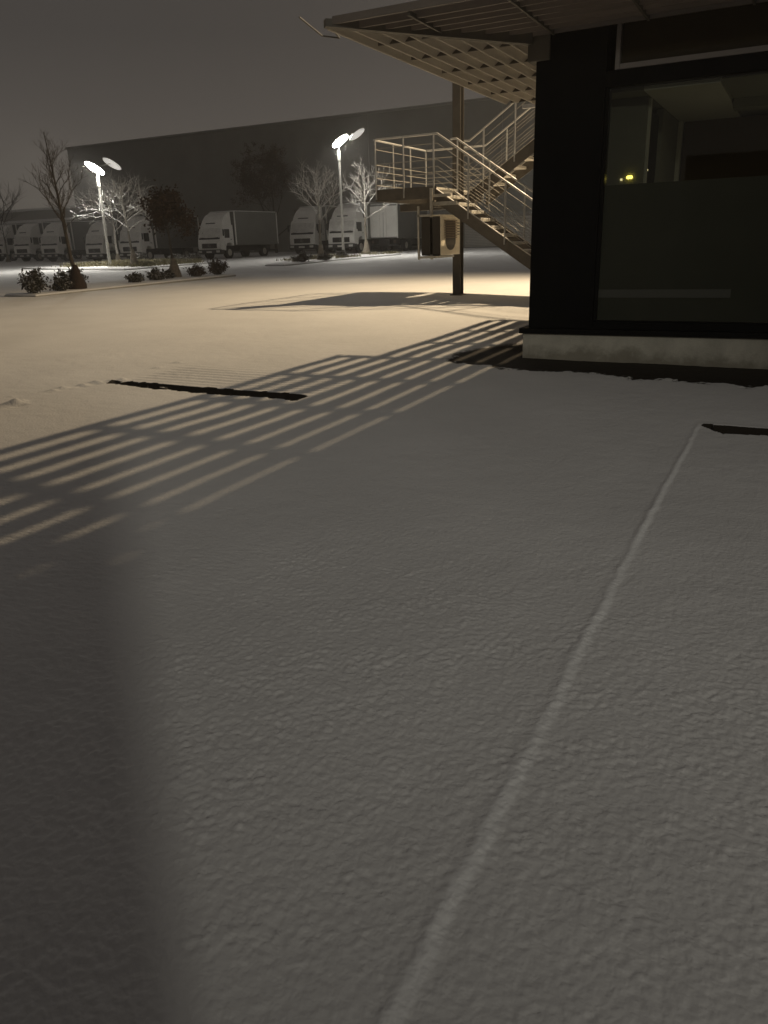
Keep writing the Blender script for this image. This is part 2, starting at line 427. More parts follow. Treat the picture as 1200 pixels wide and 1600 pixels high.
# lumps along the left edge of the bay
for (a, b, r, h) in [(-3.90,-4.36,0.09,0.045),(-3.87,-4.30,0.05,0.04),(-3.95,-4.2,0.05,0.03),(-4.12,-3.66,0.07,0.028),(-4.13,-3.52,0.06,0.032),(-4.06,-3.3,0.05,0.03),(-4.05,-3.12,0.06,0.035),(-3.95,-3.0,0.05,0.03),(-3.88,-2.88,0.06,0.03),(-4.08,-2.09,0.05,0.02),(-4.11,-1.69,0.05,0.02),(-4.3,-4.05,0.03,0.012)]:
    d2 = ((XX-a)**2 + (YY-b)**2)
    d = np.sqrt(d2)*(0.8+0.5*vnoise(XX, YY, 30, 12))
    Z += h*np.exp(-(d/r)**2) - 0.35*h*np.exp(-((np.sqrt((XX-a-0.06)**2+(YY-b+0.05)**2))/r)**2)
# bare wet strip along the pavilion, ragged edge
rag = 0.30*(vnoise(XX, YY, 1.1, 20)-0.5) + 0.34*(vnoise(XX, YY, 5, 21)-0.5) + 0.34*(vnoise(XX, YY, 13, 22)-0.5) + 0.22*(vnoise(XX, YY, 29, 23)-0.5)
dfront = -0.80 - 0.13*np.clip(XX, 0, 6) + 0.3*np.clip(-XX, 0, 1.4)**1.3
e1 = smooth(YY + rag*0.55, dfront-0.20, dfront+0.16)*smooth(XX + rag*1.2, -1.35, -0.60)
e2 = smooth(YY, 1.9, 0.4)
e2 = np.where(XX > 0.05, 1.0, e2*smooth(XX + 0.30*np.clip(YY-0.1, 0, 3)*-1, -1.15, -0.75))
bare = np.clip(e1*e2, 0, 1)
bare = np.where((XX > 12), 0, bare)
Z -= 0.028*bare
# drain slots: a real recess in the sheet with ragged snow lips
for (a0, a1, b0, b1) in SLOTS:
    jag0 = 0.05*(vnoise(XX, YY*0, 9, 30)-0.5) + 0.03*(vnoise(XX, YY*0, 31, 31)-0.5)
    jag1 = 0.02*(vnoise(XX, YY*0, 12, 32)-0.5)
    tap = 1.0
    if a0 > 0: tap = smooth(XX, a0-0.01, a0+0.22)
    else: tap = 0.55 + 0.45*smooth(XX, a0, a0+0.9)
    mid = b1 - (b1-b0)*tap
    ins = (XX > a0) & (XX < a1) & (YY > mid + jag0) & (YY < b1 + jag1)
    if a0 < 0:   # a few clods have fallen across its far left end
        cl = (vnoise(XX, YY, 13, 33) > 0.74) & (XX < a0 + 0.9)
        ins = ins & ~cl
    Z = np.where(ins, Z - 0.085, Z)
    big = ins.copy()
    big[1:] |= ins[:-1]; big[:-1] |= ins[1:]; big[:, 1:] |= ins[:, :-1]; big[:, :-1] |= ins[:, 1:]
    bare = np.where(big, 1.6, bare)
    lip = np.exp(-((YY - b1 - 0.05)/0.05)**2)*smooth(XX, a0-0.05, a0+0.05)*smooth(XX, a1+0.05, a1-0.05)
    Z += 0.012*lip*(~ins)
nx, ny = len(xs), len(ys)
co = np.stack([XX, YY, Z], -1).reshape(-1, 3).astype(np.float32)
ii = (np.arange(ny-1)[:, None]*nx + np.arange(nx-1)[None, :]).reshape(-1)
quads = np.stack([ii, ii+1, ii+1+nx, ii+nx], -1).astype(np.int32)
me = bpy.data.meshes.new('snow_ground')
me.vertices.add(len(co)); me.vertices.foreach_set('co', co.reshape(-1))
me.loops.add(quads.size); me.loops.foreach_set('vertex_index', quads.reshape(-1))
me.polygons.add(len(quads))
me.polygons.foreach_set('loop_start', np.arange(0, quads.size, 4, dtype=np.int32))
try: me.polygons.foreach_set('loop_total', np.full(len(quads), 4, dtype=np.int32))
except Exception: pass
me.update(calc_edges=True)
me.polygons.foreach_set('use_smooth', np.ones(len(quads), dtype=bool))
at = me.attributes.new('bare', 'FLOAT', 'POINT')
at.data.foreach_set('value', bare.reshape(-1).astype(np.float32))
at2 = me.attributes.new('packed', 'FLOAT', 'POINT')
at2.data.foreach_set('value', np.clip(packed, 0, 1).reshape(-1).astype(np.float32))
me.validate()
ground = bpy.data.objects.new('snow_ground', me); C.objects.link(ground)
me.materials.append(M['snow'])
tag(ground, 'snow covered yard with a bare wet strip along the pavilion', kind='structure')

def zs(a, b): return float(Z[np.abs(ys-b).argmin(), np.abs(xs-a).argmin()])
# iron grates at the bottom of the two slots
labels = ['dark drain slot bare of snow across the louvre shadows, in the middle left', 'dark drain slot bare of snow in front of the black pavilion window']
for (a0, a1, b0, b1), lb in zip(SLOTS, labels):
    g0 = zs((a0+a1)/2, b1+0.03)
    t = thing('drain_channel', lb, 'drain', ((a0+a1)/2, (b0+b1)/2, g0-0.10), 0, 'drain slots in the snow')
    L = a1-a0; Wd = b1-b0
    for sgn in (-1, 1):
        MB().box(-L/2, L/2, sgn*(Wd/2-0.004)-0.008, sgn*(Wd/2-0.004)+0.008, -0.03, 0.035).build('channel_wall', M['grate'], t)
    mb = MB()
    for i in range(int(L/0.05)):
        x = -L/2 + 0.03 + i*0.05
        mb.box(x-0.009, x+0.009, -Wd/2+0.012, Wd/2-0.012, -0.01, 0.026)
    g = mb.build('grate_bars', M['grate'], t); g['kind'] = 'stuff'

# ------------------------------------------------------------------ the pavilion
pav = thing('pavilion', 'black clad single storey pavilion with big window and louvred canopy', 'building', (0, 0, 0.10))
PZ = 0.10
def P(name, mb, mt, parent=pav):
    o = mb.build(name, mt)
    o.parent = parent
    # geometry is written in world coordinates; the thing's base is at PZ
    if parent is pav: o.location = (0, 0, -PZ)
    return o
BX1, BY1 = 9.0, 7.2       # far corners of the pavilion
P('plinth', MB().box(-0.02, BX1, -0.005, BY1, -0.15, 0.395), M['concrete'])
P('sill', MB().box(-0.06, BX1, -0.055, BY1+0.05, 0.398, 0.462, 0.006), M['sill'])
# front wall around the openings
P('wall', MB().box(0.045, 0.815, 0.0, 0.16, 0.464, 3.66), M['black'])                      # corner panel
P('wall', MB().box(0.818, BX1, 0.004, 0.16, 0.464, 0.548), M['black'])                     # under the window
P('wall', MB().box(0.818, BX1, 0.002, 0.16, 2.998, 3.155), M['black'])                     # over the window
P('wall', MB().box(0.047, 0.165, 0.163, BY1, 0.464, 3.66), M['black'])                     # side wall
P('wall', MB().box(0.168, BX1, BY1-0.15, BY1, 0.464, 3.66), M['black'])                    # back wall
P('wall', MB().box(BX1-0.15, BX1, 0.163, BY1-0.153, 0.464, 3.66), M['black'])
P('roof', MB().box(0.05, BX1, 0.012, BY1, 3.70, 3.86), M['hip'])
for o_, h_ in ((0.5, 0),):   # panel joints of the corner cladding: thin proud strips
    pass
# transom window above
tw = P('window', MB().box(0.906, 0.950, -0.02, 0.10, 3.157, 3.66), M['frame'])
fr = MB().box(0.953, BX1-0.4, -0.02, 0.10, 3.157, 3.207); fr.build('frame', M['frame'], tw)
MB().box(0.953, BX1-0.4, 0.05, 0.058, 3.209, 3.66).build('pane', glass('transom_glass', (0.5,0.47,0.4), film=0.5, film_col=(0.075,0.06,0.038)), tw)
MB().box(2.9, 2.94, -0.015, 0.10, 3.209, 3.66).build('frame', M['frame'], tw)
# big window, frosted below
bw = P('window', MB().box(0.820, 0.860, 0.01, 0.12, 0.552, 2.994), M['black'])
MB().box(0.863, 4.70, 0.012, 0.12, 0.552, 0.562).build('frame', M['black'], bw)
MB().box(4.70, 4.76, 0.010, 0.12, 0.552, 2.994).build('frame', M['black'], bw)
MB().box(4.80, 4.86, 0.010, 0.12, 0.552, 2.994).build('frame', M['black'], bw)
MB().box(0.840, 4.70, 0.040, 0.048, 0.564, 2.030).build('frosted_pane', M['frost'], bw)
MB().box(0.840, 4.70, 0.040, 0.048, 2.032, 2.994).build('pane', M['glass'], bw)
MB().box(0.842, 2.28, 0.033, 0.037, 0.820, 0.910).build('film_band', M['band'], bw)
P('wall', MB().box(4.87, BX1, 0.003, 0.16, 0.55, 2.996), M['black'])
# room behind the glass
P('ceiling', MB().box(1.19, 1.95, 0.17, 3.3, 2.955, 3.02), M['int_ceiling'])
P('ceiling', MB().box(1.96, BX1-0.2, 0.17, BY1-0.2, 2.985, 3.04), M['int_wall'])
P('ceiling', MB().box(0.17, 1.185, 0.17, BY1-0.2, 2.965, 3.03), M['int_wall'])
P('ceiling_beam', MB().box(1.97, BX1-0.2, 1.6, 1.9, 2.88, 2.983), M['int_wall'])
P('interior_wall', MB().box(0.72, 1.165, 0.60, 0.66, 0.47, 2.962), M['int_wall'])
P('interior_wall', MB().box(0.60, 0.715, 0.58, 0.68, 0.47, 2.962), M['int_ceiling'])
P('interior_wall', MB().box(1.10, 1.185, 1.62, 2.95, 0.47, 2.952), M['int_wall'])
P('interior_wall', MB().box(1.12, 1.187, 0.67, 0.76, 0.47, 2.952), M['int_ceiling'])
P('interior_door', MB().box(1.10, 1.140, 0.77, 1.60, 0.47, 2.86), M['door_dark'])
P('door_frame', MB().box(1.17, 1.24, 2.96, 3.06, 0.47, 2.95), M['int_ceiling'])
P('interior_wall', MB().box(1.25, BX1-0.2, 3.10, 3.2, 0.47, 2.953), M['int_brown'])
P('interior_floor', MB().box(0.17, BX1-0.2, 0.17, BY1-0.2, 0.45, 0.466), M['int_floor'])
lampy = P('wall_lamp', MB().box(0.985, 1.055, 0.575, 0.598, 2.115, 2.15, 0.01), M['exit'])
P('wall_lamp', MB().box(0.915, 0.94, 0.58, 0.598, 2.10, 2.125, 0.005), M['exit2'])
P('wall_lamp', MB().box(1.145, 1.165, 0.90, 0.93, 2.21, 2.23), M['exit2'])
pl = bpy.data.lights.new('room_fill_light', 'POINT'); pl.energy = 4.5; pl.color = (1.0, 0.86, 0.55); pl.shadow_soft_size = 0.15  # added fill light without a fitting, lifts the dark room
po = bpy.data.objects.new('room_fill_light', pl); C.objects.link(po); po.location = (2.6, 0.9, 1.3)

# canopy of louvres round the corner: hip beam, side grid, front blades
CZ = 3.60
hip = MB()
a_, b_ = Vector((-0.02, -0.02, 0)), Vector((-1.66, -1.66, 0))
sd = Vector((1, -1, 0)).normalized()*0.045
def tap(z0a, z1a, z0b, z1b):
    vs = []
    for c, z0, z1 in ((a_, z0a, z1a), (b_, z0b, z1b)):
        for s_, z in ((-1, z0), (1, z0), (1, z1), (-1, z1)):
            vs.append((c + sd*s_) + Vector((0, 0, z)))
    hip.add(vs, [(3,2,1,0),(4,5,6,7),(0,1,5,4),(1,2,6,5),(2,3,7,6),(3,0,4,7)])
tap(3.50, 3.645, 3.575, 3.645)
can = P('canopy', hip, M['hip'])
P('beam_block', MB().box(-0.05, 0.20, -0.03, 0.20, 3.335, 3.652, 0.008), M['hip'])
SLZ0, SLZ1 = 3.575, 3.675
NS = 9
edge = -1.63
pitch = (1.63 - 0.04)/8
cross_b = [-0.60, 0.27, 1.21, 2.16, 3.12, 4.06, 5.0, 5.95, 6.9]
for i in range(NS):
    x = edge + pitch*i
    yend = 4.06 if x < -1.35 else 6.9  # run past the grid's visible end: unseen, added for more stripe shadows
    th = 0.022 if i else 0.03
    mb = MB()
    prev = x - 0.0 if False else x
    y0 = min(x, -0.03) + 0.06
    lean = 0.100 + 0.060*(i/8)
    # a blade, leaning a little
    vs = []
    for y in (y0, yend):
        vs += [(x-th/2-lean/2, y, SLZ0), (x+th/2-lean/2, y, SLZ0), (x+th/2+lean/2, y, SLZ1), (x-th/2+lean/2, y, SLZ1)]
    mb.add(vs, [(3,2,1,0)[::-1],(4,5,6,7)[::-1],(0,1,5,4)[::-1],(1,2,6,5)[::-1],(2,3,7,6)[::-1],(3,0,4,7)[::-1]])
    o = mb.build('slat', M['slat'], can)
for y in cross_b:
    x0 = edge + 0.03 if y < 4.5 else edge + 2*pitch + 0.03
    if y < 0: x1 = y - 0.06
    else: x1 = 0.0
    MB().box(x0, x1, y-0.012, y+0.012, SLZ0+0.012, SLZ1-0.006).build('cross_plate', M['slatplate'], can)
# front part: blades along the wall, tilted nearly shut
for i in range(9):
    y = -1.63 + pitch*i
    x0 = min(y, -0.03) + 0.05
    if i == 0:
        vs = [(x0, y-0.016, SLZ0+0.02), (x0, y+0.016, SLZ0+0.02), (x0, y+0.016, SLZ1-0.01), (x0, y-0.016, SLZ1-0.01)]
        vs += [(9.5, p[1], p[2]) for p in vs]
    else:
        vs = [(x0, y-0.013, SLZ0), (x0, y+0.013, SLZ0), (x0, y+0.013, SLZ1+0.03), (x0, y-0.013, SLZ1+0.03)]
        vs += [(9.5, p[1], p[2]) for p in vs]
    mb = MB(); mb.add(vs, [(0,1,2,3),(7,6,5,4),(0,4,5,1),(1,5,6,2),(2,6,7,3),(3,7,4,0)])
    mb.build('slat', M['slatfront'], can)
for k in range(11):
    x = -0.75 + 0.985*k
    y1 = -0.06 if x > 0 else x + 0.08
    y1 = -0.02 if x > 0 else x - 0.06
    MB().box(x-0.012, x+0.012, -1.61, y1, SLZ0-0.012, SLZ0+0.03).build('cross_plate', M['hip'], can)
# bent thin rod sticking out at the tip
MB().path([(-1.66,-1.55,3.60),(-1.95,-1.24,3.615),(-1.85,-1.70,3.615),(-1.77,-1.96,3.62)][:1] + [(-1.81,-1.11,3.60),(-1.95,-1.24,3.615),(-1.77,-1.96,3.62)], 0.008).build('tip_rod', M['hip'], can)
# snow lying on the canopy's dark front edge is not seen from below

# ------------------------------------------------------------------ tall column behind
cz0 = float(gz(-4.45, 8.85))
col = thing('steel_column', 'tall dark steel column standing in the snow beneath the stair', 'column', (-4.45, 8.85, cz0))
MB().box(-0.10, 0.10, -0.105, -0.092, 0.02, 4.95).build('flange', M['steel_dark'], col)
MB().box(-0.10, 0.10, 0.092, 0.105, 0.02, 4.95).build('flange', M['steel_dark'], col)
MB().box(-0.010, 0.010, -0.092, 0.092, 0.02, 4.95).build('web', M['steel_dark'], col)
MB().box(-0.15, 0.15, -0.16, 0.16, -0.05, 0.02).build('base_plate', M['steel_dark'], col)

# ------------------------------------------------------------------ steel stair
AX0, AX1 = -5.93, -4.42            # landing
ZL = 2.62
B0, B1, B2, B3 = 7.50, 8.55, 9.20, 10.35
sx0, sy0 = -2.6, 8.0
sz0 = float(gz(-1.0, 8.0))
st = thing('outside_stair', 'galvanised outside stair with landing, open treads and tube railings', 'staircase', (-1.0, 8.0, sz0))
def S(name, mb, mt, parent=None):
    o = mb.build(name, mt, parent or st)
    if parent is None: o.location = (1.0, -8.0, -sz0)
    return o
SL = 0.66
def zl(x): return ZL - SL*(x - AX1)              # lower flight nosing line
def zu(x): return ZL + SL*(x - (-4.30))          # upper flight nosing line
xe = -0.85                                       # foot of the lower flight
TH = 0.245
def stringer(y, f, x0, x1):
    mb = MB()
    prof = [(x0, f(x0)-0.04), (x1, f(x1)-0.04), (x1, f(x1)-0.04-TH*1.15), (x0, f(x0)-0.04-TH*1.15)]
    mb.prism(prof, 'y', y-0.012, y+0.012)
    return mb
def flange(y, f, x0, x1):
    mb = MB()
    fl = [(x0, f(x0)-0.022), (x1, f(x1)-0.022), (x1, f(x1)-0.039), (x0, f(x0)-0.039)]
    mb.prism(fl, 'y', y-0.035, y+0.035)
    return mb
for y_, f_, xa, xb in ((B0, zl, AX1, xe), (B1, zl, AX1, xe), (B2, zu, -4.30, -0.3), (B3, zu, -4.30, -0.3)):
    S('stringer_flange', flange(y_, f_, xa, xb), M['tread'])
S('stringer', stringer(B0, zl, AX1, xe), M['steel_dark'])
S('stringer', stringer(B1, zl, AX1, xe), M['steel_dark'])
S('stringer', stringer(B2, zu, -4.30, -0.3), M['steel_dark'])
S('stringer', stringer(B3, zu, -4.30, -0.3), M['steel_dark'])
# landing: plate, fascias
S('landing_plate', MB().box(AX0+0.02, AX1, B0+0.02, B3-0.02, ZL-0.03, ZL+0.012), M['tread'])
for nm, bx in (('fascia', (AX0, AX1+0.002, B0-0.014, B0+0.012, ZL-0.22, ZL+0.03)), ('fascia', (AX0, AX1, B3-0.012, B3+0.014, ZL-0.22, ZL+0.03)), ('fascia', (AX0-0.014, AX0+0.012, B0+0.014, B3-0.014, ZL-0.22, ZL+0.03)), ('fascia', (AX1-0.03, AX1-0.005, B1+0.02, B2-0.02, ZL-0.25, ZL+0.0))):
    S(nm, MB().box(*bx), M['steel_dark'])
S('landing_beam', MB().box(AX0+0.1, AX1+0.5, 8.55, 8.67, ZL-0.42, ZL-0.26), M['steel_dark'])
S('landing_beam', MB().box(-4.62, -4.50, B0+0.05, B3-0.05, ZL-0.40, ZL-0.255), M['steel_dark'])
# treads
n = 14
for i in range(1, n):
    x = AX1 + 0.257*i
    z = ZL - 0.170*i
    if z < sz0 + 0.08: break
    S('tread', MB().box(x-0.262, x+0.0, B0+0.018, B1-0.018, z-0.050, z+0.012, 0.006), M['tread'])
for i in range(1, 15):
    x = -4.30 + 0.257*i
    z = ZL + 0.170*i
    S('tread', MB().box(x-0.0, x+0.262, B2+0.018, B3-0.018, z-0.050, z+0.012, 0.006), M['tread'])
S('landing_plate', MB().box(-0.65, 0.0, 7.6, B3, 5.0, 5.06), M['tread'])
S('landing_beam', MB().box(-3.0, -0.2, 9.02, 9.10, 4.22, 4.30), M['rail'])
# posts and rails
RH = 1.07
def post(x, y, z0, h=RH, r=0.019): S('post', MB().tube((x, y, z0-0.18), (x, y, z0+h), r), M['rail'])
HB = [0.13, 0.28, 0.42, 0.56, 0.88]
for x in (AX0+0.03, -5.20, AX1-0.05): post(x, B0-0.03, ZL)
for x in (-3.66, -2.82, -1.98, -1.1): post(x, B0-0.03, zl(x))
for x in (-4.36, -3.58, -2.74, -1.90): post(x, B1+0.03, zl(x))
for y in (8.5, 9.45, B3+0.03): post(AX0-0.03, y, ZL)
for x in (-5.15, -4.40): post(x, B3+0.03, ZL)
for x in (-3.95, -3.2, -2.45, -1.7): post(x, B2-0.03, zu(x))
for x in (-3.8, -3.0, -2.2): post(x, B3+0.03, zu(x))
def rails(pts_of):
    """pts_of(h) -> polyline at height h above the walking line"""
    S('handrail', MB().path(pts_of(RH), 0.021, 8), M['rail'])
    for h in HB: S('rail_bar', MB().path(pts_of(h), 0.0075, 6), M['railbar'])
y = B0-0.03
rails(lambda h: [(AX0+0.06, y, ZL+h), (AX1+0.04, y, ZL+h), (xe, y, zl(xe)+h)])
y1_ = B1+0.03
rails(lambda h: [(AX1-0.12, y1_, ZL+h), (AX1+0.04, y1_, ZL+h), (xe, y1_, zl(xe)+h)])
rails(lambda h: [(AX0-0.03, B0+0.03, ZL+h), (AX0-0.03, B3+0.0, ZL+h)])
rails(lambda h: [(AX0-0.0, B3+0.03, ZL+h), (-4.35, B3+0.03, ZL+h), (-0.3, B3+0.03, zu(-0.3)+h)])
y2_ = B2-0.03
rails(lambda h: [(-4.62, y2_, ZL+h), (-4.30, y2_, ZL+h), (-0.3, y2_, zu(-0.3)+h)])

# ------------------------------------------------------------------ air-conditioning cabinet hung beside the column
ac = thing('cooling_cabinet', 'cream louvred outdoor cooling unit hung from the stair landing', 'air conditioner', (-4.40, 7.78, 1.62))
MB().box(-0.30, 0.16, -0.52, 0.60, -0.42, 0.40, 0.02).build('cabinet', M['acdark'], ac)
MB().box(0.162, 0.185, -0.52, 0.60, -0.42, 0.40, 0.008).build('front_panel', M['ac'], ac)
MB().box(-0.30, 0.19, -0.53, 0.61, 0.402, 0.435, 0.008).build('cover', M['ac'], ac)
fm = MB()
prof = [(-0.26, 0.30), (-0.26, -0.12)] + [(0.03 - 0.29*math.cos(PI*k/10), -0.12 - 0.20*math.sin(PI*k/10)) for k in range(1, 10)] + [(0.32, -0.12), (0.32, 0.30)]
fm.prism(prof, 'x', 0.186, 0.190)
fm.build('fan_opening', M['acdark'], ac)
for i in range(11):
    z = -0.05 + 0.036*i
    MB().box(0.191, 0.206, -0.34, 0.38, z-0.007, z+0.007).build('louvre', M['acmid'], ac)
for i in range(5):
    z = 0.02 + 0.06*i
    MB().box(0.186, 0.192, 0.43, 0.56, z-0.008, z+0.008).build('slot', M['acdark'], ac)
for yy_ in (-0.62, -0.50):
    MB().box(-0.33 if yy_ < -0.6 else -0.08, -0.29 if yy_ < -0.6 else -0.02, yy_-0.02, yy_+0.02, -0.50, 0.62 if yy_ < -0.6 else 0.98).build('hanger', M['galv'], ac)
MB().box(-0.34, 0.10, -0.63, 0.45, -0.475, -0.43).build('bracket', M['galv'], ac)
MB().box(-0.34, 0.0, -0.64, -0.60, 0.40, 0.44).build('bracket', M['galv'], ac)
MB().box(-0.1, 0.5, -0.40, -0.34, 0.62, 0.70).build('bracket', M['galv'], ac)
MB().box(-0.1, 0.35, -0.40, -0.34, 0.80, 0.86).build('bracket', M['galv'], ac)

# ------------------------------------------------------------------ warehouse
WB = 57.0
wz = float(gz(-40, WB)) - 0.3
wh = thing('warehouse', 'long dark windowless warehouse with flat roof behind the trucks', 'warehouse', (-40, WB, wz))
W0, W1, WT = -69.6, 30.0, 12.35
def Wp(name, mb, mt, parent=None):
    o = mb.build(name, mt, parent or wh)
    if parent is None: o.location = (40, -WB, -wz)
    return o
Wp('wall', MB().box(W0+0.02, W1, WB+0.12, WB+45, wz, WT-0.2), M['warehouse'])
x = W0; k = 0
while x < W1 - 0.1:
    x2 = min(x + 12.4, W1)
    Wp('wall_panel', MB().box(x+0.006, x2-0.006, WB, WB+0.10, wz+0.3, 6.4), M['warehouse'])
    Wp('wall_panel', MB().box(x+0.006, x2-0.006, WB, WB+0.10, 6.41, WT-0.15), M['warehouse'])
    x = x2
Wp('roof', MB().box(W0-0.1, W1+0.1, WB-0.12, WB+45.1, WT-0.14, WT+0.05), M['trim'])
# loading doors with slats behind the stair
for (dx0, dx1) in ((-23.2, -15.9), (-13.5, -6.2)):
    d = Wp('loading_door', MB().box(dx0-0.25, dx1+0.25, WB-0.16, WB-0.02, 3.32, 3.6), M['trim'])
    nsl = 18
    for i in range(nsl):
        z0 = wz + 0.25 + (3.3 - wz - 0.25)*i/nsl; z1 = wz + 0.25 + (3.3 - wz - 0.25)*(i+1)/nsl - 0.03
        MB().box(dx0, dx1, WB-0.10, WB-0.03, z0, z1).build('slat', M['door'], d)
    Wp('dock_bumper', MB().box(dx0, dx1, WB-0.5, WB-0.12, wz, wz+0.22), M['truckdark'])

# ------------------------------------------------------------------ far low building on the left
fz = float(gz(-115, 92))
fb = thing('low_building', 'pale low building far left beyond the trucks with one lit strip', 'building', (-115, 92, fz))
def Fp(name, mb, mt): 
    o = mb.build(name, mt, fb); o.location = (115, -92, -fz); return o
Fp('wall', MB().box(-175, -88, 92, 110, fz-0.5, 6.9), M['farwall'])
Fp('roof', MB().box(-175.5, -87.5, 91.5, 110.5, 6.92, 7.3), M['snowcap'])
Fp('wall', MB().box(-175, -88, 97, 109, 7.32, 9.1), M['farwall'])
Fp('roof', MB().box(-175.5, -87.5, 96.5, 109.5, 9.12, 9.5), M['snowcap'])
Fp('lit_strip', MB().box(-112.4, -110.0, 96.7, 96.95, 7.55, 7.8), M['strip'])
for i in range(9):
    Fp('window', MB().box(-150+6.5*i, -147+6.5*i, 91.95, 91.99, 4.2, 5.6), M['truckglass'])

# ------------------------------------------------------------------ box trucks
def make_truck():
    t = thing('box_truck', '', 'truck')
    W = 1.12
    cabp = [(0.06,0.62),(0.0,0.78),(0.0,1.22),(0.05,1.42),(0.30,2.30),(0.42,2.44),(1.62,2.46),(1.66,0.95),(1.35,0.95),(1.28,1.12),(1.05,1.20),(0.78,1.12),(0.66,0.9),(0.62,0.62)]
    mb = MB().prism(cabp, 'x', -W, W)
    me_ = mb.mesh('cab'); bm = bmesh.new(); bm.from_mesh(me_)
    bmesh.ops.bevel(bm, geom=[e for e in bm.edges if abs(e.verts[0].co.x - e.verts[1].co.x) < 1e-4], offset=0.035, segments=2, affect='EDGES')
    bm.to_mesh(me_); bm.free()
    me_.materials.append(M['white'])
    cab = bpy.data.objects.new('cab', me_); C.objects.link(cab); cab.parent = t
    # roof fairing
    v = []
    for y, z, w in ((0.42,2.45,1.02),(0.62,2.82,0.98),(0.95,3.16,0.95),(1.55,3.40,0.98)):
        v.append((y, z, w))
    vs = []; fs = []
    for y, z, w in v: vs += [(-w, y, z), (w, y, z)]
    for y, z, w in v: vs += [(-1.04, max(y, 0.44), 2.452), (1.04, max(y, 0.44), 2.452)]
    n = len(v)
    for i in range(n-1):
        a = 2*i; b = 2*i+2; c = 2*n+2*i; d = 2*n+2*i+2
        fs += [(a, a+1, b+1, b), (a, b, d, c), (a+1, c+1, d+1, b+1)]
    fs += [(2*n-2, 2*n-1, 4*n-1, 4*n-2)]
    sp = MB().add(vs, fs).build('roof_fairing', M['white'], t)
    MB().bar((-0.55, 0.50, 2.60), (0.35, 0.50, 2.60), 0.05, 0.07).build('fairing_slot', M['truckdark'], sp)
    # windscreen dusted with snow, wiper gap dark
    def front(z): return 0.05 + (z-1.42)*0.25/0.88
    def panel(x0, x1, z0, z1, off): 
        return MB().add([(x0, front(z0)-off, z0), (x1, front(z0)-off, z0), (x1, front(z1)-off, z1), (x0, front(z1)-off, z1),
                         (x0, front(z0)+0.05, z0), (x1, front(z0)+0.05, z0), (x1, front(z1)+0.05, z1), (x0, front(z1)+0.05, z1)],
                        [(0,1,2,3),(0,3,7,4),(1,5,6,2),(3,2,6,7),(0,4,5,1)])
    ws = panel(-1.02, 1.02, 1.56, 2.26, 0.012).build('windscreen', M['snowglass'], t)
    panel(-1.0, 1.0, 1.44, 1.555, 0.014).build('wiper_gap', M['truckdark'], t)
    for s in (-1, 1):
        MB().bar((s*0.15, front(1.52)-0.03, 1.52), (s*0.85, front(1.56)-0.03, 1.58), 0.02, 0.025).build('wiper', M['truckdark'], t)
    g = MB().box(-0.72, 0.72, -0.018, 0.02, 0.80, 1.14).build('grille', M['truckdark'], t)
    for k in range(4):
        MB().box(-0.68, 0.68, -0.032, -0.019, 0.84+0.08*k, 0.865+0.08*k).build('grille_bar', M['truckdark'], g)
    em = MB()
    for k in range(16):
        a0, a1 = 2*PI*k/16, 2*PI*(k+1)/16
        em.tube((0.12*math.cos(a0), -0.045, 0.99+0.12*math.sin(a0)), (0.12*math.cos(a1), -0.045, 0.99+0.12*math.sin(a1)), 0.012, 0.012, 5)
    for k in range(3):
        a0 = PI/2 + 2*PI*k/3
        em.tube((0, -0.045, 0.99), (0.115*math.cos(a0), -0.045, 0.99+0.115*math.sin(a0)), 0.018, 0.008, 5)
    em.build('emblem', M['chrome'], g)
    bp = MB().box(-1.13, 1.13, -0.10, 0.40, 0.36, 0.70, 0.04).build('bumper', M['truckdark'], t)
    for s in (-1, 1):
        MB().box(s*0.87-0.17, s*0.87+0.17, -0.12, -0.101, 0.48, 0.64, 0.006).build('headlight', M['headlamp'], t)
        MB().box(s*1.125-0.006, s*1.125+0.006, 0.52, 1.12, 1.52, 2.15).build('side_window', M['truckglass'], t)
        dr = MB().box(s*1.124-0.005, s*1.124+0.005, 0.42, 1.42, 1.25, 2.28).build('door', M['white'], t)
        MB().box(s*1.134-0.006, s*1.134+0.006, 1.22, 1.36, 1.38, 1.43).build('handle', M['truckdark'], dr)
        mi = MB().box(s*1.30-0.06, s*1.30+0.06, 0.14, 0.24, 1.66, 2.14, 0.03).build('mirror', M['truckdark'], t)
        MB().tube((s*1.10, 0.36, 2.16), (s*1.30, 0.19, 2.10), 0.02).build('mirror_arm', M['truckdark'], mi)
    MB().box(-0.26, 0.26, -0.118, -0.101, 0.47, 0.59).build('number_plate', M['plate'], t)
    # cargo box
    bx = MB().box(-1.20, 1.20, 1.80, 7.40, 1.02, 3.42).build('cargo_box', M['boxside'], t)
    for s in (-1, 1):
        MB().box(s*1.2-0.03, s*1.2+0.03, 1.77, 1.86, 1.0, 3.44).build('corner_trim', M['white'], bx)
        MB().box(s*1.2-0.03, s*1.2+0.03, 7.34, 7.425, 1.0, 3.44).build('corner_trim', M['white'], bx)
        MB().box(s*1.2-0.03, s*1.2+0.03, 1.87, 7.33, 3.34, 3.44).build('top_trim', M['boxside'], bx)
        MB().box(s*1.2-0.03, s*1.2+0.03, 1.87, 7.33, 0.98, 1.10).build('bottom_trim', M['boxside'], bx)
        MB().box(s*0.59-0.57, s*0.59+0.57, 7.402, 7.43, 1.08, 3.32).build('rear_door', M['white'], t)
        MB().box(s*0.95-0.09, s*0.95+0.09, 7.36, 7.42, 0.66, 0.84).build('tail_light', M['leafred'], t)
        MB().tube((s*0.28, 7.445, 1.12), (s*0.28, 7.445, 3.28), 0.014, 0.014, 6).build('lock_rod', M['galv'], t)
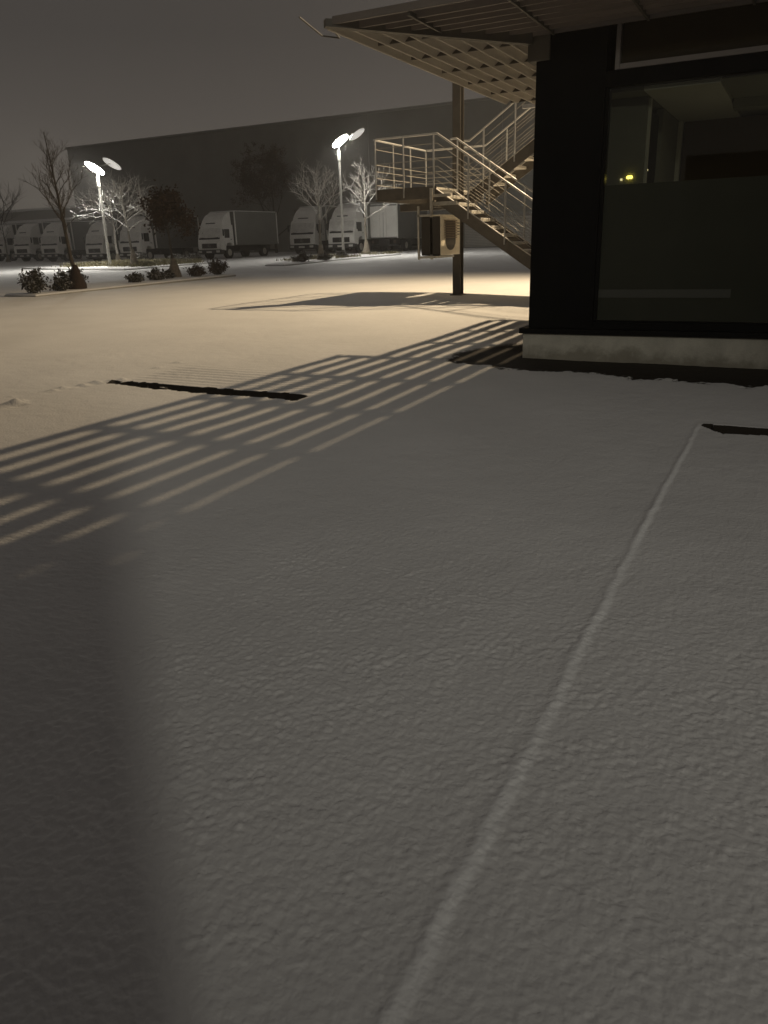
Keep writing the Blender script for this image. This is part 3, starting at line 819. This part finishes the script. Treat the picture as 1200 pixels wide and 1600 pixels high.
        MB().box(s*1.10-0.03, s*1.10+0.03, 2.3, 5.0, 0.52, 0.74).build('side_guard', M['truckdark'], t)
    MB().box(-1.19, 1.19, 1.82, 7.38, 3.425, 3.50, 0.03).build('snow_cap', M['snowcap'], t)
    MB().box(-0.45, 0.45, 0.5, 7.3, 0.58, 0.95).build('chassis', M['truckdark'], t)
    MB().box(-1.15, 1.15, 7.15, 7.35, 0.45, 0.58).build('rear_bumper', M['truckdark'], t)
    for y in (1.05, 5.6):
        for s in (-1, 1):
            ty = MB().tube((s*0.80, y, 0.46), (s*1.08, y, 0.46), 0.46, 0.46, 18).build('tyre', M['tyre'], t)
            MB().tube((s*1.081, y, 0.46), (s*1.095, y, 0.46), 0.25, 0.22, 14).build('rim', M['galv'], ty)
    return t
proto = make_truck()
TG = 'white box trucks parked in a row before the warehouse'
trucks = [
 ((-66.4, 43.5), 0.97, 0, 'white box truck cut off by the left edge of the photo'),
 ((-59.2, 40.6), 0.95, 0, 'second white box truck from the left edge, beside the cut off one'),
 ((-53.9, 39.1), 0.93, 0, 'white box truck just left of the tall bare tree'),
 ((-45.8, 36.4), 0.88, 0, 'white box truck half hidden behind the left street lamp pole'),
 ((-41.9, 36.2), 0.93, 0, 'white box truck behind the brown leafed tree, its long side showing'),
 ((-36.3, 38.6), 0.97, 0, 'white box truck standing alone right of the brown leafed tree'),
 ((-33.6, 47.1), 1.07, 0, 'white box truck facing us just left of the right street lamp'),
 ((-29.5, 46.4), 1.08, 0, 'white box truck facing us directly behind the right street lamp'),
]
for i, ((x, y), s, rz, lb) in enumerate(trucks):
    t = proto if i == 0 else copy_tree(proto)
    t.location = (x, y, float(gz(x, y+2))-0.03); t.rotation_euler = (0, 0, R([1.2,-0.8,0.6,-1.5,1.0,-0.5,0.8,-1.2][i])); t.scale = (s, s, s)
    tag(t, lb, 'truck', TG)
t = copy_tree(proto)
t.location = (-27.3, 59.0-1.0, float(gz(-27.3, 52))-0.02); t.rotation_euler = (0, 0, PI); t.scale = (1.04,)*3
tag(t, 'white box truck showing its closed rear doors under the stair landing', 'truck', TG)
t.location = (-27.0, 56.6, float(gz(-27.3, 50))-0.02)

# ------------------------------------------------------------------ street lamps
def street_lamp(loc, h, lit, grey, dirn, label):
    """h pole height; lit, grey: disc centres (local); dirn: facing of the disc undersides"""
    t = thing('street_lamp', label, 'street lamp', loc, 0, 'lit street lamps in the yard')
    MB().tube((0,0,-0.1), (0,0,h-0.55), 0.095, 0.072, 14).build('pole', M['pole'], t)
    MB().tube((0,0,h-0.55), (0,0,h), 0.10, 0.10, 14).build('collar', M['pole'], t)
    n = Vector(dirn).normalized()
    L = Vector(lit); G = Vector(grey)
    hd = MB().disc(L - n*0.045, n, 0.60, 0.07, 32).build('lamp_disc', M['disc'], t)
    MB().disc(L + n*0.005, n, 0.56, 0.02, 32).build('lens', M['lamp_on'], hd)
    rf = MB().disc(G, n, 0.57, 0.03, 32).build('lamp_disc', M['disc'], t)
    MB().disc(G + n*0.02, n, 0.53, 0.012, 32).build('lens', M['reflector_glow'], rf)  # face of the reflector disc, its reflected glow put in as emission
    mb = MB(); mb.path([(0,0,h), tuple(Vector((0,0,h))*0.4 + (L-n*0.09)*0.6), tuple(L - n*0.08)], 0.035, 8)
    mb.build('arm', M['pole'], t)
    MB().path([tuple(L - n*0.08), tuple(G - n*0.03)], 0.025, 8).build('reflector_arm', M['pole'], t)
    MB().tube((0,0,-0.06), (0,0,0.03), 0.2, 0.2, 14).build('base_plate', M['pole'], t)
    return t
# horizontal directions as seen from the yard: sideways and towards the pavilion's front
def lamp_dir(P_, tilt):
    v = Vector((P_[0]-2.9, P_[1]+9.39, 0)).normalized()     # from the front yard to the lamp
    r = Vector((v.y, -v.x, 0))
    up = Vector((0,0,1))
    nrm = -(up*math.cos(tilt) + r*math.sin(tilt))
    return nrm*0.97 - v*0.22
zL_ = float(gz(-34.2, 26.6)); zR_ = float(gz(-24.3, 37.75))
street_lamp((-34.22, 26.57, zL_), 5.08, (-0.10, -0.05, 5.52), (0.82, 0.45, 5.74), lamp_dir((-34,26.6), R(32)), 'lit street lamp with tilted discs among bare trees on the left')
street_lamp((-24.34, 37.75, zR_), 6.50, (0.12, 0.05, 7.06), (1.08, 0.57, 7.44), lamp_dir((-24,37.8), R(-32)), 'taller lit street lamp with tilted discs left of the stair landing')

# ------------------------------------------------------------------ planted islands
def island(name, pts, z_up, label):
    """raised kerbed bed along outline pts"""
    bm = bmesh.new()
    top = [bm.verts.new((x, y, float(gz(x, y)) + z_up)) for x, y in pts]
    bot = [bm.verts.new((x, y, float(gz(x, y)) - 0.25)) for x, y in pts]
    n = len(pts)
    bm.faces.new(top)
    for i in range(n): bm.faces.new((bot[i], bot[(i+1) % n], top[(i+1) % n], top[i]))
    bmesh.ops.recalc_face_normals(bm, faces=bm.faces[:])
    bmesh.ops.bevel(bm, geom=[e for e in bm.edges if all(v.co.z > gz(v.co.x, v.co.y) for v in e.verts)], offset=0.04, segments=1, affect='EDGES')
    o = MB().bm(bm).build(name, M['kerb'])
    return tag(o, label, kind='structure')
island('kerbed_island', [(-17.15,6.95),(-17.6,17.2),(-18.4,17.6),(-20.3,16.0),(-20.2,9.0),(-18.6,7.0)], 0.08, 'snowy kerbed bed with shrubs and two trees at the left')
island('kerbed_island', [(-29.2,22.6),(-29.6,29.5),(-30.4,32.2),(-33,33),(-40,30),(-42,26.5),(-37,24.6)], 0.08, 'snowy kerbed bed with grass round the left street lamp')
island('kerbed_island', [(-20.9,25.6),(-21.6,33),(-21.6,41),(-24.8,43.5),(-26.2,41),(-25.2,33),(-22.4,26)], 0.08, 'snowy kerbed bed round the right street lamp')

def grass_patch(pts_fn, n, label, hmin=0.12, hmax=0.32):
    vs = []; fs = []
    r = random.Random(3)
    for i in range(n):
        x, y = pts_fn(r); z = float(gz(x, y)) + 0.10
        h = r.uniform(hmin, hmax); a = r.uniform(0, PI); w = 0.02
        dx, dy = math.cos(a)*w, math.sin(a)*w
        lx, ly = r.uniform(-0.12, 0.12), r.uniform(-0.12, 0.12)
        k = len(vs)
        vs += [(x-dx, y-dy, z), (x+dx, y+dy, z), (x+lx*0.5+dx*0.6, y+ly*0.5+dy*0.6, z+h*0.65), (x+lx*0.5-dx*0.6, y+ly*0.5-dy*0.6, z+h*0.65), (x+lx, y+ly, z+h)]
        fs += [(k,k+1,k+2,k+3), (k+3,k+2,k+4)]
    o = MB().add(vs, fs).build('grass', M['grass'])
    return tag(o, label, 'grass', kind='stuff')
def tuft(r, cl):
    c = r.choice(cl); return c[0] + r.gauss(0, c[2]), c[1] + r.gauss(0, c[3])
r0 = random.Random(5)
cl1 = [(r0.uniform(-37,-30.2), 0, r0.uniform(0.2,0.5), r0.uniform(0.2,0.5)) for i in range(60)]
cl1 = [(x, 24.9 + (-31-x)*-0.05 + (x+30)*-0.15 + r0.uniform(0.3, 5.5), sx, sy) for x, _, sx, sy in cl1]
grass_patch(lambda r: tuft(r, cl1), 7000, 'yellowish winter grass poking through snow round the left lamp')
cl2 = [(r0.uniform(-25,-22.2), r0.uniform(29,41.5), 0.2, 0.4) for i in range(22)]
grass_patch(lambda r: tuft(r, cl2), 1600, 'sparse winter grass on the bed of the right lamp', 0.08, 0.22)

def shrub(x, y, w, h, mt, label, seed, z_up=0.1):
    r = random.Random(seed); w *= 1.3; h *= 0.92
    z0 = float(gz(x, y)) + z_up
    t = thing('shrub', label, 'shrub', (x, y, z0), 0, 'low dark shrubs on the kerbed beds')
    vs = []; fs = []; st_ = MB()
    nst = 16
    for i in range(nst):
        a = r.uniform(0, 2*PI); e_ = r.uniform(0.15, 1.0)
        tip = Vector((math.cos(a)*w/2*e_*r.uniform(.6,1.05), math.sin(a)*w/2*e_*r.uniform(.6,1.05), h*(1.12 - 0.6*e_*e_)*r.uniform(.55,1.25)))
        st_.tube((r.uniform(-.08,.08), r.uniform(-.08,.08), -0.05), tip, 0.012, 0.004, 4, False)
        for j in range(90):
            f = r.uniform(0.2, 0.92)
            c = tip*f + Vector((r.gauss(0,.075), r.gauss(0,.075), r.gauss(0,.06)))*min(1, w)
            if c.z < 0.01: c.z = r.uniform(0.01, 0.08)
            d = Vector((r.gauss(0,1), r.gauss(0,1), r.gauss(0,1)+0.3)).normalized(); u = d.orthogonal().normalized()
            s_ = r.uniform(0.028, 0.060)
            k = len(vs)
            vs += [c - d*s_, c + u*s_*0.5, c + d*s_*1.2, c - u*s_*0.5]; fs.append((k,k+1,k+2,k+3))
    st_.build('stems', M['bark'], t)
    MB().add(vs, fs).build('foliage', mt, t)
    return t
shrub(-17.75, 7.45, 1.15, 0.62, M['leafdark'], 'largest dark shrub at the left end of the near bed', 11)
shrub(-17.75, 8.45, 0.60, 0.40, M['leafdark'], 'small shrub between the large shrub and the tall bare tree', 12)
shrub(-19.6, 10.5, 1.15, 0.56, M['leafdark'], 'shrub just behind the foot of the tall bare tree', 13)
shrub(-18.35, 12.3, 0.60, 0.26, M['leafdark'], 'low flat shrub left of the brown leafed tree', 14)
shrub(-18.45, 13.5, 0.65, 0.30, M['leafdark'], 'low ragged shrub nearest left of the brown leafed tree', 15)
shrub(-18.7, 14.45, 0.4, 0.26, M['leafdark'], 'tiny shrub touching the foot of the brown leafed tree', 16)
shrub(-18.35, 15.75, 0.95, 0.34, M['leafred'], 'low reddish shrub right of the brown leafed tree', 17)
shrub(-18.25, 16.9, 1.10, 0.55, M['leafred'], 'tall reddish shrub at the right end of the near bed', 18)
shrub(-21.9, 28.9, 1.3, 0.50, M['leafdark'], 'dark shrub at the left tip of the right lamp bed', 19)
shrub(-21.6, 30.9, 0.7, 0.40, M['leafdark'], 'small dark shrub beside the bare tree left of the right lamp', 20)
shrub(-22.6, 34.5, 0.8, 0.35, M['leafdark'], 'small dark shrub at the foot of the right street lamp', 21)
for i, (x, y) in enumerate([(-33.5,31.8),(-36,30.8),(-31.4,30.9)]):
    shrub(x, y, 1.5, 0.5, M['leafdark'], ['dark shrub behind the grass, nearest the brown leafed tree crown', 'dark shrub behind the grass by the left lamp', 'dark shrub at the right end of the grassy bed'][i], 30+i)

# ------------------------------------------------------------------ trees
def tree(x, y, h, label, seed, mt_trunk, mt_br, fork=0.45, spread=0.5, r0=0.07, levels=4, lean=(0,0), up=0.55, leaves=None, nleaf=0, name='bare_tree', guard=None, nmain=9, kids=(3,4), zup=0.1, group='bare winter trees', twig=1.0):
    r = random.Random(seed)
    z0 = float(gz(x, y)) + zup
    t = thing(name, label, 'tree', (x, y, z0), 0, group)
    tr = MB(); br = MB(); tips = []
    # trunk up to the top as a leader
    pts = []; n = 9
    for i in range(n+1):
        f = i/n
        pts.append(Vector((lean[0]*f + r.gauss(0, .012*h/5), lean[1]*f + r.gauss(0, .012*h/5), -0.1 + (h*0.93+0.1)*f)))
    for i in range(n):
        ra = r0*(1 - 0.86*(i/n)); rb = r0*(1 - 0.86*((i+1)/n))
        (tr if i/n < fork else br).tube(pts[i], pts[i+1], ra, rb, 8 if i/n < fork else 5, False)
    def grow(p, d, L, rad, lev):
        nseg = 3
        q = p
        for s in range(nseg):
            d = (d + Vector((r.gauss(0,.16), r.gauss(0,.16), r.gauss(0,.12) + 0.07*up))).normalized()
            q2 = q + d*L/nseg
            br.tube(q, q2, rad*(1-s/nseg*0.5), rad*(1-(s+1)/nseg*0.5), 4 if lev < 3 else 3, False)
            if lev < levels:
                for k in range(r.choice(kids) if s else 1):
                    if r.random() < 0.75:
                        a = r.uniform(0, 2*PI); o_ = d.orthogonal().normalized(); o2 = d.cross(o_)
                        dd = (d*0.9 + (o_*math.cos(a)+o2*math.sin(a))*r.uniform(.5,1.0) + Vector((0,0,0.25*up))).normalized()
                        grow(q2, dd, L*r.uniform(.38,.62), rad*0.5, lev+1)
            q = q2
        tips.append(q)
    for i in range(nmain):
        f = fork + (0.93-fork)*(i+0.3)/nmain
        k = min(n-1, int(f*n)); p = pts[k].lerp(pts[k+1], f*n-k)
        a = i*2.4 + r.uniform(-.4,.4)
        d = Vector((math.cos(a), math.sin(a), up + r.uniform(-.1,.25) + 0.8*max(0, f-0.6))).normalized()
        L = h*spread*(1.12 - f)*r.uniform(.8,1.15)
        grow(p, d, L, r0*0.42*(1.15-f)*twig, 2)
    tr.build('trunk', mt_trunk, t)
    br.build('crown', mt_br, t)
    if leaves:
        vs = []; fs = []
        for i in range(nleaf):
            c = r.choice(tips) + Vector((r.gauss(0,.16), r.gauss(0,.16), r.gauss(0,.14)))
            d = Vector((r.gauss(0,1), r.gauss(0,1), r.gauss(0,1))).normalized(); u = d.orthogonal().normalized()
            s_ = r.uniform(0.035, 0.075)
            k = len(vs)
            vs += [c - d*s_, c + u*s_*0.6, c + d*s_, c - u*s_*0.6]; fs.append((k,k+1,k+2,k+3))
        o = MB().add(vs, fs).build('leaves', leaves, t)
    if guard:
        gm = MB(); prof = [(0.30,-0.1),(0.27,0.12),(0.20,0.35),(0.13,0.58),(0.085,0.72)]
        if guard[1]: prof = [(a_*guard[1], b_*guard[2]) for a_, b_ in prof]
        nn = 12; vs = []; fs = []
        for i, (ra, z) in enumerate(prof):
            for j in range(nn):
                an = 2*PI*j/nn; q = ra*(1 + 0.14*r.uniform(-1,1))
                vs.append((q*math.cos(an), q*math.sin(an), z))
        for i in range(len(prof)-1):
            for j in range(nn):
                fs.append((i*nn+j, i*nn+(j+1) % nn, (i+1)*nn+(j+1) % nn, (i+1)*nn+j))
        gm.add(vs, fs, True).build('root_wrap', guard[0], t)
    return t
tree(-17.85, 9.2, 4.95, 'tall bare tree with dark brown root wrap at the left', 41, M['bark'], M['bark'], fork=0.36, spread=0.30, r0=0.072, lean=(-0.28,-0.12), up=1.25, guard=(M['sack'],1.0,1.0), nmain=15, twig=1.1, kids=(3,4,5))
tree(-19.15, 15.3, 3.15, 'young tree still holding dry brown leaves over the near bed', 42, M['bark'], M['bark'], fork=0.46, spread=0.42, r0=0.055, up=0.7, leaves=M['leafdry'], nleaf=4200, name='leafy_tree', guard=(M['wrap'],0.9,0.95), nmain=9, lean=(-0.12,-0.03))
tree(-39.5, 32.5, 5.3, 'frosted bare tree behind the left street lamp pole', 43, M['barkpale'], M['barkpale'], fork=0.40, spread=0.66, r0=0.10, up=0.45, twig=1.15, kids=(4,5), guard=(M['wrap'],0.8,0.9), nmain=13, levels=4)
tree(-31.3, 25.6, 4.75, 'frosted bare tree right of the left street lamp', 44, M['barksnow'], M['barkpale'], fork=0.44, spread=0.66, r0=0.09, up=0.5, twig=1.15, kids=(4,5), guard=(M['wrap'],0.9,1.3), nmain=14, lean=(-0.25,-0.1))
tree(-22.5, 31.9, 5.4, 'snow dusted bare tree left of the right street lamp', 45, M['barksnow'], M['barkpale'], fork=0.42, spread=0.52, r0=0.10, up=0.75, twig=1.15, kids=(4,5), guard=(M['wrap'],0.9,1.2), nmain=13)
tree(-24.5, 41.3, 6.1, 'brightly frosted bare tree between right street lamp and stair landing', 46, M['barksnow'], M['barkpale'], fork=0.40, spread=0.5, r0=0.10, up=0.8, twig=1.15, kids=(4,5), guard=(M['wrap'],1.0,1.3), nmain=13)
tree(-40.5, 53.3, 8.2, 'large dark tree against the warehouse beside the right group of trucks', 47, M['bark'], M['bark'], fork=0.16, spread=0.60, r0=0.14, up=0.8, leaves=M['leafdry'], nleaf=16000, name='dark_tree', nmain=12, zup=0, group='dark trees by the warehouse')
tree(-76.5, 51.5, 7.8, 'dark bushy bare tree at the far left edge', 48, M['bark'], M['bark'], fork=0.2, spread=0.6, r0=0.16, up=1.2, nmain=14, zup=0, twig=1.2)
tree(-62.0, 41.2, 4.3, 'thin young tree before the two leftmost trucks', 49, M['barksnow'], M['bark'], fork=0.5, spread=0.4, r0=0.08, up=0.9, guard=(M['wrap'],0.8,0.8), nmain=6, levels=3, zup=0)

# ------------------------------------------------------------------ unseen wall added behind the viewer to shade the left of the yard
hz = bpy.data.materials.new('night_haze'); hz.use_nodes = True
hn = hz.node_tree
for n in list(hn.nodes): hn.nodes.remove(n)
ho = hn.nodes.new('ShaderNodeOutputMaterial'); hv = hn.nodes.new('ShaderNodeVolumePrincipled')
hv.inputs['Color'].default_value = (0.92, 0.90, 0.87, 1); hv.inputs['Density'].default_value = HAZE; hv.inputs['Anisotropy'].default_value = 0.45
hn.links.new(hv.outputs[0], ho.inputs['Volume'])
tag(MB().box(-430, 310, -70, 630, -3.0, 16.0).build('haze', hz), kind='stuff')
tag(MB().box(0.4, 3.62, -10.5, -10.12, -0.2, 3.1, 0.01).build('wall', M['black']), kind='structure')
